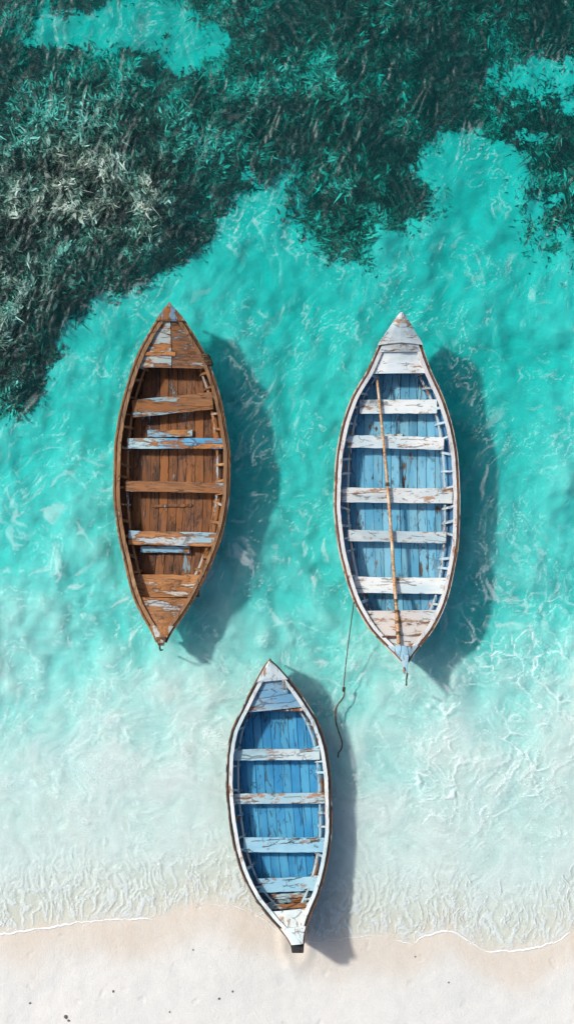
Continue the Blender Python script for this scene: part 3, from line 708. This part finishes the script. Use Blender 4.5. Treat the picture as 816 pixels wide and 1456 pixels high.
for a0 in range(3): mb.tube([np.array((.014 * math.cos(a), .02 - .018 * a0 + .008 * math.sin(a + a0), .008 + .014 * math.sin(a))) for a in np.linspace(0, 2 * math.pi, 11)], .011, 6)
kn = mb.build('knot', ROPE, mr, True)

# ---- bright blue boat with its end on the beach
b3 = Boat('rowing_boat', 'smallest boat, bright blue floor and black stern, its end resting on the beach',
    T3, .44, .70, 1.0, lift=.03)
fl3 = (b3.yl(409, 1290), b3.yl(389, 1000))
common(b3, B3, 1, fl3, 12, floor_z=.10)
thwart(b3, (331,455,1065,1081), .33, B3['seat'], .5)
thwart(b3, (332,462,1128,1143), .33, B3['seat'], .6)
thwart(b3, (346,462,1191,1212), .34, B3['seat2'], -.3)
thwart(b3, (367,452,1248,1268), .36, B3['seat2'], 2)
thwart(b3, (384,442,1270,1277), .30, B3['broken'], 4, name='broken_board', jit=.008)
thwart(b3, (384,438,1278,1284), .27, B3['broken'], 3, name='broken_board', jit=.01)
thwart(b3, (382,446,1285,1292), .42, B3['broken'], 4, name='broken_board', jit=.008)
b3.deck(b3.yl(390, 1009, .45), b3.yl(387, 967, .55), -.05, d=.088).build('bow_deck', B3['deck'], b3.root)
thwart(b3, (350,431,1007,1011), .43, B3['rub'], 0, name='deck_beam', jit=.002)
b3.deck(b3.yl(386, 968, .6), b3.yl(383, 940, .70), .035, d=.018, th=.05, camber=.03, curve=.05).build('bow_cap', B3['cap'], b3.root)
b3.deck(b3.yl(418, 1322, .8), b3.yl(410, 1292, .55), -.03, d=.088, nplank=1).build('stern_deck', B3['stern'], b3.root)
b3.deck(b3.yl(422, 1340, .88), b3.yl(417, 1318, .8), .02, d=.022, th=.05, camber=.02).build('stern_cap', B3['cap'], b3.root)
mb = MB(); rings = []
for q in np.linspace(0, 1, 6):
    z = .05 + .83 * q; A0 = b3.loc(411.5, 1336, .88); A1 = b3.loc(433, 1335, .88); A2 = b3.loc(431.5, 1355.5, .88); A3 = b3.loc(415, 1355.5, .88); k_ = .10 * (1 - q)
    rings.append([(p[0], p[1] + k_, z) for p in (A0, A1, A2, A3)])
mb.sweep(rings, .5); mb.build('stern_post', B3['hull'], b3.root, bevel=.01)
stem_post(b3, b3.y1 - .03, b3.y1 + .01, .05, .71, .03, B3['rub'], 'stem_post')
q = b3.loc(404, 972, .6); mb = MB(); mb.box((q[0], q[1], .60), (.022, .22, .03), -.05, .4); mb.build('deck_cleat', B3['broken'], b3.root)

# ------------------------------------------------------------------ small debris on the beach
def pebble_mat():
    m, nt = new_mat('pebble'); k = NT(nt); v = k.obj()
    k.principled(k.mix(k.noise(v, 30, 3), (.05, .045, .04), (.20, .17, .14)), .8, k.bump(k.noise(v, 60, 3), .6, .004)); return m
PM = pebble_mat()
import bmesh
for (px, py, r) in ((95,1444,.025),(99,1449,.016),(162,1408,.016),(312,1418,.016),(44,1425,.014),(275,1350,.011),(331,1408,.013),(242,1437,.012),(590,1360,.011),(637,1396,.012),(520,1123,.0)):
    if r == 0: continue
    bm = bmesh.new(); bmesh.ops.create_icosphere(bm, subdivisions=2, radius=r)
    for v in bm.verts:
        v.co *= 1 + random.uniform(-.22, .22); v.co.z *= .45; v.co.x *= 1.25
    me = bpy.data.meshes.new('pebble'); bm.to_mesh(me); bm.free(); me.materials.append(PM)
    o = bpy.data.objects.new('pebble', me); COL.objects.link(o); x, y, _ = W(px, py)
    o.location = (x, y, float(bed_z(np.array(x), np.array(y))) + r * .2); o.rotation_euler = (0, 0, random.uniform(0, 6))
    tag(o, 'larger dark pebble near the bottom left of the dry beach' if r > .02 else 'tiny dark pebble lying on the pale beach sand', 'pebble', 'pebbles on the beach sand')

# ------------------------------------------------------------------ light
EL = math.radians(49); AZ = math.radians(152)           # sun stands up and to the left of the picture
d = (math.cos(EL) * math.cos(AZ), math.cos(EL) * math.sin(AZ), math.sin(EL))
from mathutils import Vector
sun = bpy.data.lights.new('sun', 'SUN'); sun.energy = 3.2; sun.angle = math.radians(3.6); sun.color = (1, .975, .93)
so = bpy.data.objects.new('sun', sun); COL.objects.link(so); so.rotation_euler = Vector(d).to_track_quat('Z', 'Y').to_euler()
w = bpy.data.worlds.new('World'); S.world = w; w.use_nodes = True; nt = w.node_tree
sky = nt.nodes.new('ShaderNodeTexSky'); sky.sky_type = 'NISHITA'; sky.sun_disc = False; sky.air_density = .8; sky.dust_density = 2.5; sky.ozone_density = .2; sky.sun_elevation = EL; sky.sun_rotation = math.pi / 2 - AZ
nt.links.new(sky.outputs[0], nt.nodes['Background'].inputs[0]); nt.nodes['Background'].inputs[1].default_value = .15
S.view_settings.view_transform = 'Standard'; S.view_settings.look = 'None'; S.view_settings.exposure = -0.03; S.view_settings.gamma = 1
cam = bpy.data.cameras.new('camera'); co = bpy.data.objects.new('camera', cam); COL.objects.link(co)
co.location = (0, 0, H); co.rotation_euler = (0, 0, 0); cam.sensor_fit = 'VERTICAL'; cam.angle = 2 * math.atan(7.28 / H); cam.clip_end = 3000
S.camera = co
S.cycles.max_bounces = 4; S.cycles.diffuse_bounces = 2; S.cycles.glossy_bounces = 1; S.cycles.volume_bounces = 0; S.cycles.adaptive_threshold = .03; S.cycles.transparent_max_bounces = 16; S.cycles.use_denoising = True
S.cycles.sample_clamp_indirect = 4
